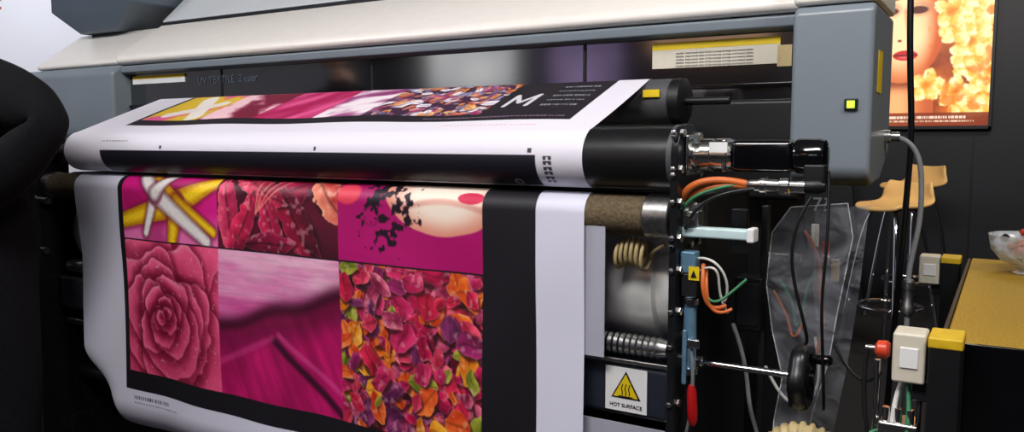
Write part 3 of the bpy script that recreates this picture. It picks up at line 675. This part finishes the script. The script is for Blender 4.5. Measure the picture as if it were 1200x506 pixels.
for k,(x0,x1,z0,z1,m_) in enumerate([(-4.6,-3.6,1.6,2.5,'reflw'),(-3.2,-2.5,1.3,2.3,'reflp'),(-2.2,-1.2,1.9,2.6,'reflo'),(-.8,.4,1.5,2.2,'reflw'),(1.2,2.2,1.2,2.4,'reflp')]):  # added glowing panels behind the camera, to reflect in window and chrome
    e=empty('reflection_panel' if k==0 else 'reflection_panel.%03d'%k)
    box('case',x0-.03,x1+.03,-4.499,-4.44,z0-.03,z1+.03,'black',e,.004); box('face',x0,x1,-4.44,-4.432,z0,z1,m_,e,0)
# ================================================================= ROOM
box('floor',-5.5,4.5,-4.5,5.3,-.05,0,'floor',None,0)
box('ceiling',-5.5,4.5,-4.5,5.3,3.2,3.25,'ceil',None,0)
box('wall_back',-5.5,4.5,WY,WY+.1,0,3.2,'navy',None,0)
box('wall_left',-5.6,-5.5,-4.5,5.3,0,3.2,'wlight',None,0)
box('wall_right',4.5,4.6,-4.5,5.3,0,3.2,'navy',None,0)
box('wall_front',-5.5,4.5,-4.6,-4.5,0,3.2,'navy',None,0)
for k,xx in enumerate((-1.6,.25,1.9)): box('trim_%d'%(k+1),xx,xx+.012,WY-.006,WY,0,3.2,'dgrey',None,0)
# ================================================================= PERSON
ps=empty('standing_person')
def skinmesh(name,V,E,R,mats,matfn=None,lv=2,parent=ps,root=0):
    me=bpy.data.meshes.new(name+'_sk'); me.from_pydata(V,E,[]); o=bpy.data.objects.new(name+'_sk',me); COL.objects.link(o)
    sk=o.modifiers.new('sk','SKIN')
    if not me.skin_vertices: bpy.context.view_layer.objects.active=o
    for i,r in enumerate(R):
        me.skin_vertices[0].data[i].radius=r if isinstance(r,tuple) else (r,r)
        me.skin_vertices[0].data[i].use_root=(i==root)
    sk.use_smooth_shade=True
    su=o.modifiers.new('su','SUBSURF'); su.levels=lv; su.render_levels=lv
    dg=bpy.context.evaluated_depsgraph_get(); nm=bpy.data.meshes.new_from_object(o.evaluated_get(dg)); nm.name=name
    bpy.data.objects.remove(o)
    nm.materials.clear()
    ob=bpy.data.objects.new(name,nm); COL.objects.link(ob); ob.parent=parent
    for m_ in mats: nm.materials.append(M[m_])
    for p in nm.polygons:
        p.use_smooth=True
        p.material_index=matfn(p.center) if matfn else 0
    return ob
bx,by=-1.86,-.27; K=.945; hx=bx-.055
V=[(bx,by,.96*K),(bx,by,1.10*K),(bx,by,1.24*K),(bx-.015,by,1.36*K),(bx-.035,by-.005,1.44*K),(hx,by+.01,1.53*K),
   (bx+.155,by,1.35*K),(bx+.40,by+.005,1.190),(bx+.19,by-.11,.975),
   (bx-.185,by,1.36*K),(bx-.24,by+.02,1.12*K),(bx-.22,by+.14,.94*K),
   (bx+.09,by,.88*K),(bx+.11,by+.02,.50*K),(bx+.12,by-.01,.10),
   (bx-.09,by,.88*K),(bx-.11,by+.02,.50*K),(bx-.12,by-.01,.10),(bx+.275,by+.005,1.235),(bx+.30,by-.045,1.085)]
E=[(0,1),(1,2),(2,3),(3,4),(4,5),(3,6),(6,18),(18,7),(7,19),(19,8),(3,9),(9,10),(10,11),(0,12),(12,13),(13,14),(0,15),(15,16),(16,17)]
R=[(.20,.14),(.195,.13),(.195,.13),(.15,.11),.065,.052,.085,.046,.042,.078,.058,.04,.11,.078,.055,.11,.078,.055,.082,.072]
skinmesh('clothed_body',V,E,R,['cloth','skin'],lambda c:1 if c.z>1.475*K else 0)
bm=bmesh.new(); bmesh.ops.create_uvsphere(bm,u_segments=48,v_segments=32,radius=1)
hc=Vector((hx,by+.03,1.645*K+.005)); hz0=hc.z-1.645
for v in bm.verts:
    p=v.co.copy(); q=Vector((p.x*.076,p.y*.096,p.z*.118))
    if p.z<0: q.x*=1-.28*(-p.z)**1.5; q.y*=1-.12*(-p.z)
    if p.y>0:
        q.y+=.020*math.exp(-(p.x/.13)**2-((p.z+.12)/.16)**2)
        q.y-=.010*math.exp(-((abs(p.x)-.36)/.15)**2-((p.z-.06)/.10)**2)
        q.y+=.006*math.exp(-(p.x/.28)**2-((p.z+.46)/.07)**2)
        q.y+=.008*math.exp(-(p.x/.25)**2-((p.z+.8)/.18)**2)
    v.co=hc+q
me=bpy.data.meshes.new('head'); bm.to_mesh(me); bm.free(); add('head',me,'skin',ps,True)
for sx in (-1,1):
    lathe('eye_%s'%('r' if sx>0 else 'l'),(hx+sx*.028,by+.03+.070,1.652+hz0),(0,1,0),[(0,.004),(.004,.010),(.010,.011),(.016,.006),(.018,.001)],'eye',ps,20)
    lathe('iris_%s'%('r' if sx>0 else 'l'),(hx+sx*.028,by+.03+.086,1.652+hz0),(0,1,0),[(0,.005),(.003,.003)],'hair',ps,16)
    bm=bmesh.new(); bmesh.ops.create_uvsphere(bm,u_segments=16,v_segments=12,radius=1)
    for v in bm.verts: v.co=Vector((hx+sx*.077+.012*v.co.x,by+.02+.018*v.co.y,1.645+hz0+.030*v.co.z))
    me=bpy.data.meshes.new('ear'); bm.to_mesh(me); bm.free(); add('ear_%s'%('r' if sx>0 else 'l'),me,'skin',ps,True)
tube('mouth',[(hx-.024,by+.116,1.592+hz0),(hx,by+.124,1.590+hz0),(hx+.024,by+.116,1.592+hz0)],.004,'candy',ps)
bm=bmesh.new(); bmesh.ops.create_uvsphere(bm,u_segments=40,v_segments=28,radius=1)
for v in bm.verts:
    p=v.co.copy(); k=1.08+.02*math.sin(p.x*20)*math.sin(p.z*17)
    q=Vector((p.x*.080*k,p.y*.100*k-.008,p.z*.120*k+.004))
    if p.y>.15 and p.z<.55: q*=.80
    if p.z<-.35: q*=.78
    v.co=hc+q
me=bpy.data.meshes.new('hair'); bm.to_mesh(me); bm.free(); add('hair',me,'hair',ps,True)
def hand(name,w,d,side):
    w=Vector(w); d=Vector(d).normalized(); up=Vector((0,0,1)); s=d.cross(up).normalized()*side; nrm=s.cross(d).normalized()
    pal=w+d*.085
    skinmesh(name+'_palm',[tuple(w-d*.02),tuple(w+d*.03),tuple(w+d*.06),tuple(pal)],[(0,1),(1,2),(2,3)],[(.024,.02),(.032,.016),(.038,.014),(.036,.013)],['skin'],None,2)
    for k,(o,l) in enumerate([(-.03,.062),(-.010,.075),(.011,.080),(.031,.072)]):
        b=pal+s*o-d*.012; V=[b,b+d*l*.45+nrm*-.004,b+d*l*.75+nrm*-.014,b+d*l*.95+nrm*-.028]
        skinmesh(name+'_finger_%d'%k,[tuple(v) for v in V],[(0,1),(1,2),(2,3)],[.0095,.009,.0085,.0075],['skin'],None,2)
    b=w+d*.03+s*.025; V=[b,b+s*.03+d*.02,b+s*.042+d*.045,b+s*.045+d*.065]
    skinmesh(name+'_thumb',[tuple(v) for v in V],[(0,1),(1,2),(2,3)],[.013,.0115,.0105,.009],['skin'],None,2)
hand('right_hand',(bx+.18,by-.125,.965),(-.9,-.22,-.3),-1)
hand('left_hand',(bx-.22,by+.145,.935*K),(.05,.3,-.9),1)
for sx in (-1,1):
    bm=bmesh.new(); bmesh.ops.create_uvsphere(bm,u_segments=24,v_segments=16,radius=1)
    for v in bm.verts:
        p=v.co; v.co=Vector((bx+sx*.125+p.x*.048*(1-.15*(p.y<-.3)),by+.04+p.y*.145,.0+max(0,(p.z+.72)*.058*(1.25-.45*p.y))))
    me=bpy.data.meshes.new('shoe'); bm.to_mesh(me); bm.free(); add('shoe_%s'%('r' if sx>0 else 'l'),me,'shoe',ps,True)
# ================================================================= LIGHTS
def area(name,loc,tgt,sx,sy,e,c=(1,1,1)):
    l=bpy.data.lights.new(name,'AREA'); l.shape='RECTANGLE'; l.size=sx; l.size_y=sy; l.energy=e; l.color=c
    o=bpy.data.objects.new(name,l); COL.objects.link(o); o.location=loc; o.rotation_euler=(Vector(tgt)-Vector(loc)).to_track_quat('-Z','Y').to_euler()
area('ceiling_light_main',(-.2,-1.7,3.1),(-.8,.1,1.0),1.4,.8,94,(1,.97,.955))
area('ceiling_light_side',(-3.0,-1.6,3.1),(-1.6,0,1.0),1.2,.8,50,(.95,.95,1))
area('glint_light_right',(1.6,-.8,3.1),(.2,.1,.9),.6,.5,42,(1,.955,.91))  # added small strong light, for glints on the metal parts
area('ceiling_light_back',(.6,2.4,3.1),(0,3.8,.6),1.2,.8,60,(1,.95,.88))
area('ceiling_light_left',(-4.2,2.0,3.1),(-5.5,2.0,1.4),1.5,1.5,70,(.97,.97,1))
w=bpy.data.worlds.new('World'); sc.world=w; w.use_nodes=True
w.node_tree.nodes['Background'].inputs['Color'].default_value=(.5,.52,.6,1); w.node_tree.nodes['Background'].inputs['Strength'].default_value=.18
# ================================================================= CAMERA
cam=bpy.data.cameras.new('Camera'); co=bpy.data.objects.new('Camera',cam); COL.objects.link(co); sc.camera=co
cam.sensor_width=36; cam.lens=36*950/1200; cam.clip_start=.02
co.location=(.48,-1.348,1.15)
co.rotation_euler=(math.pi/2-math.atan(90/950),0,math.radians(31.5))
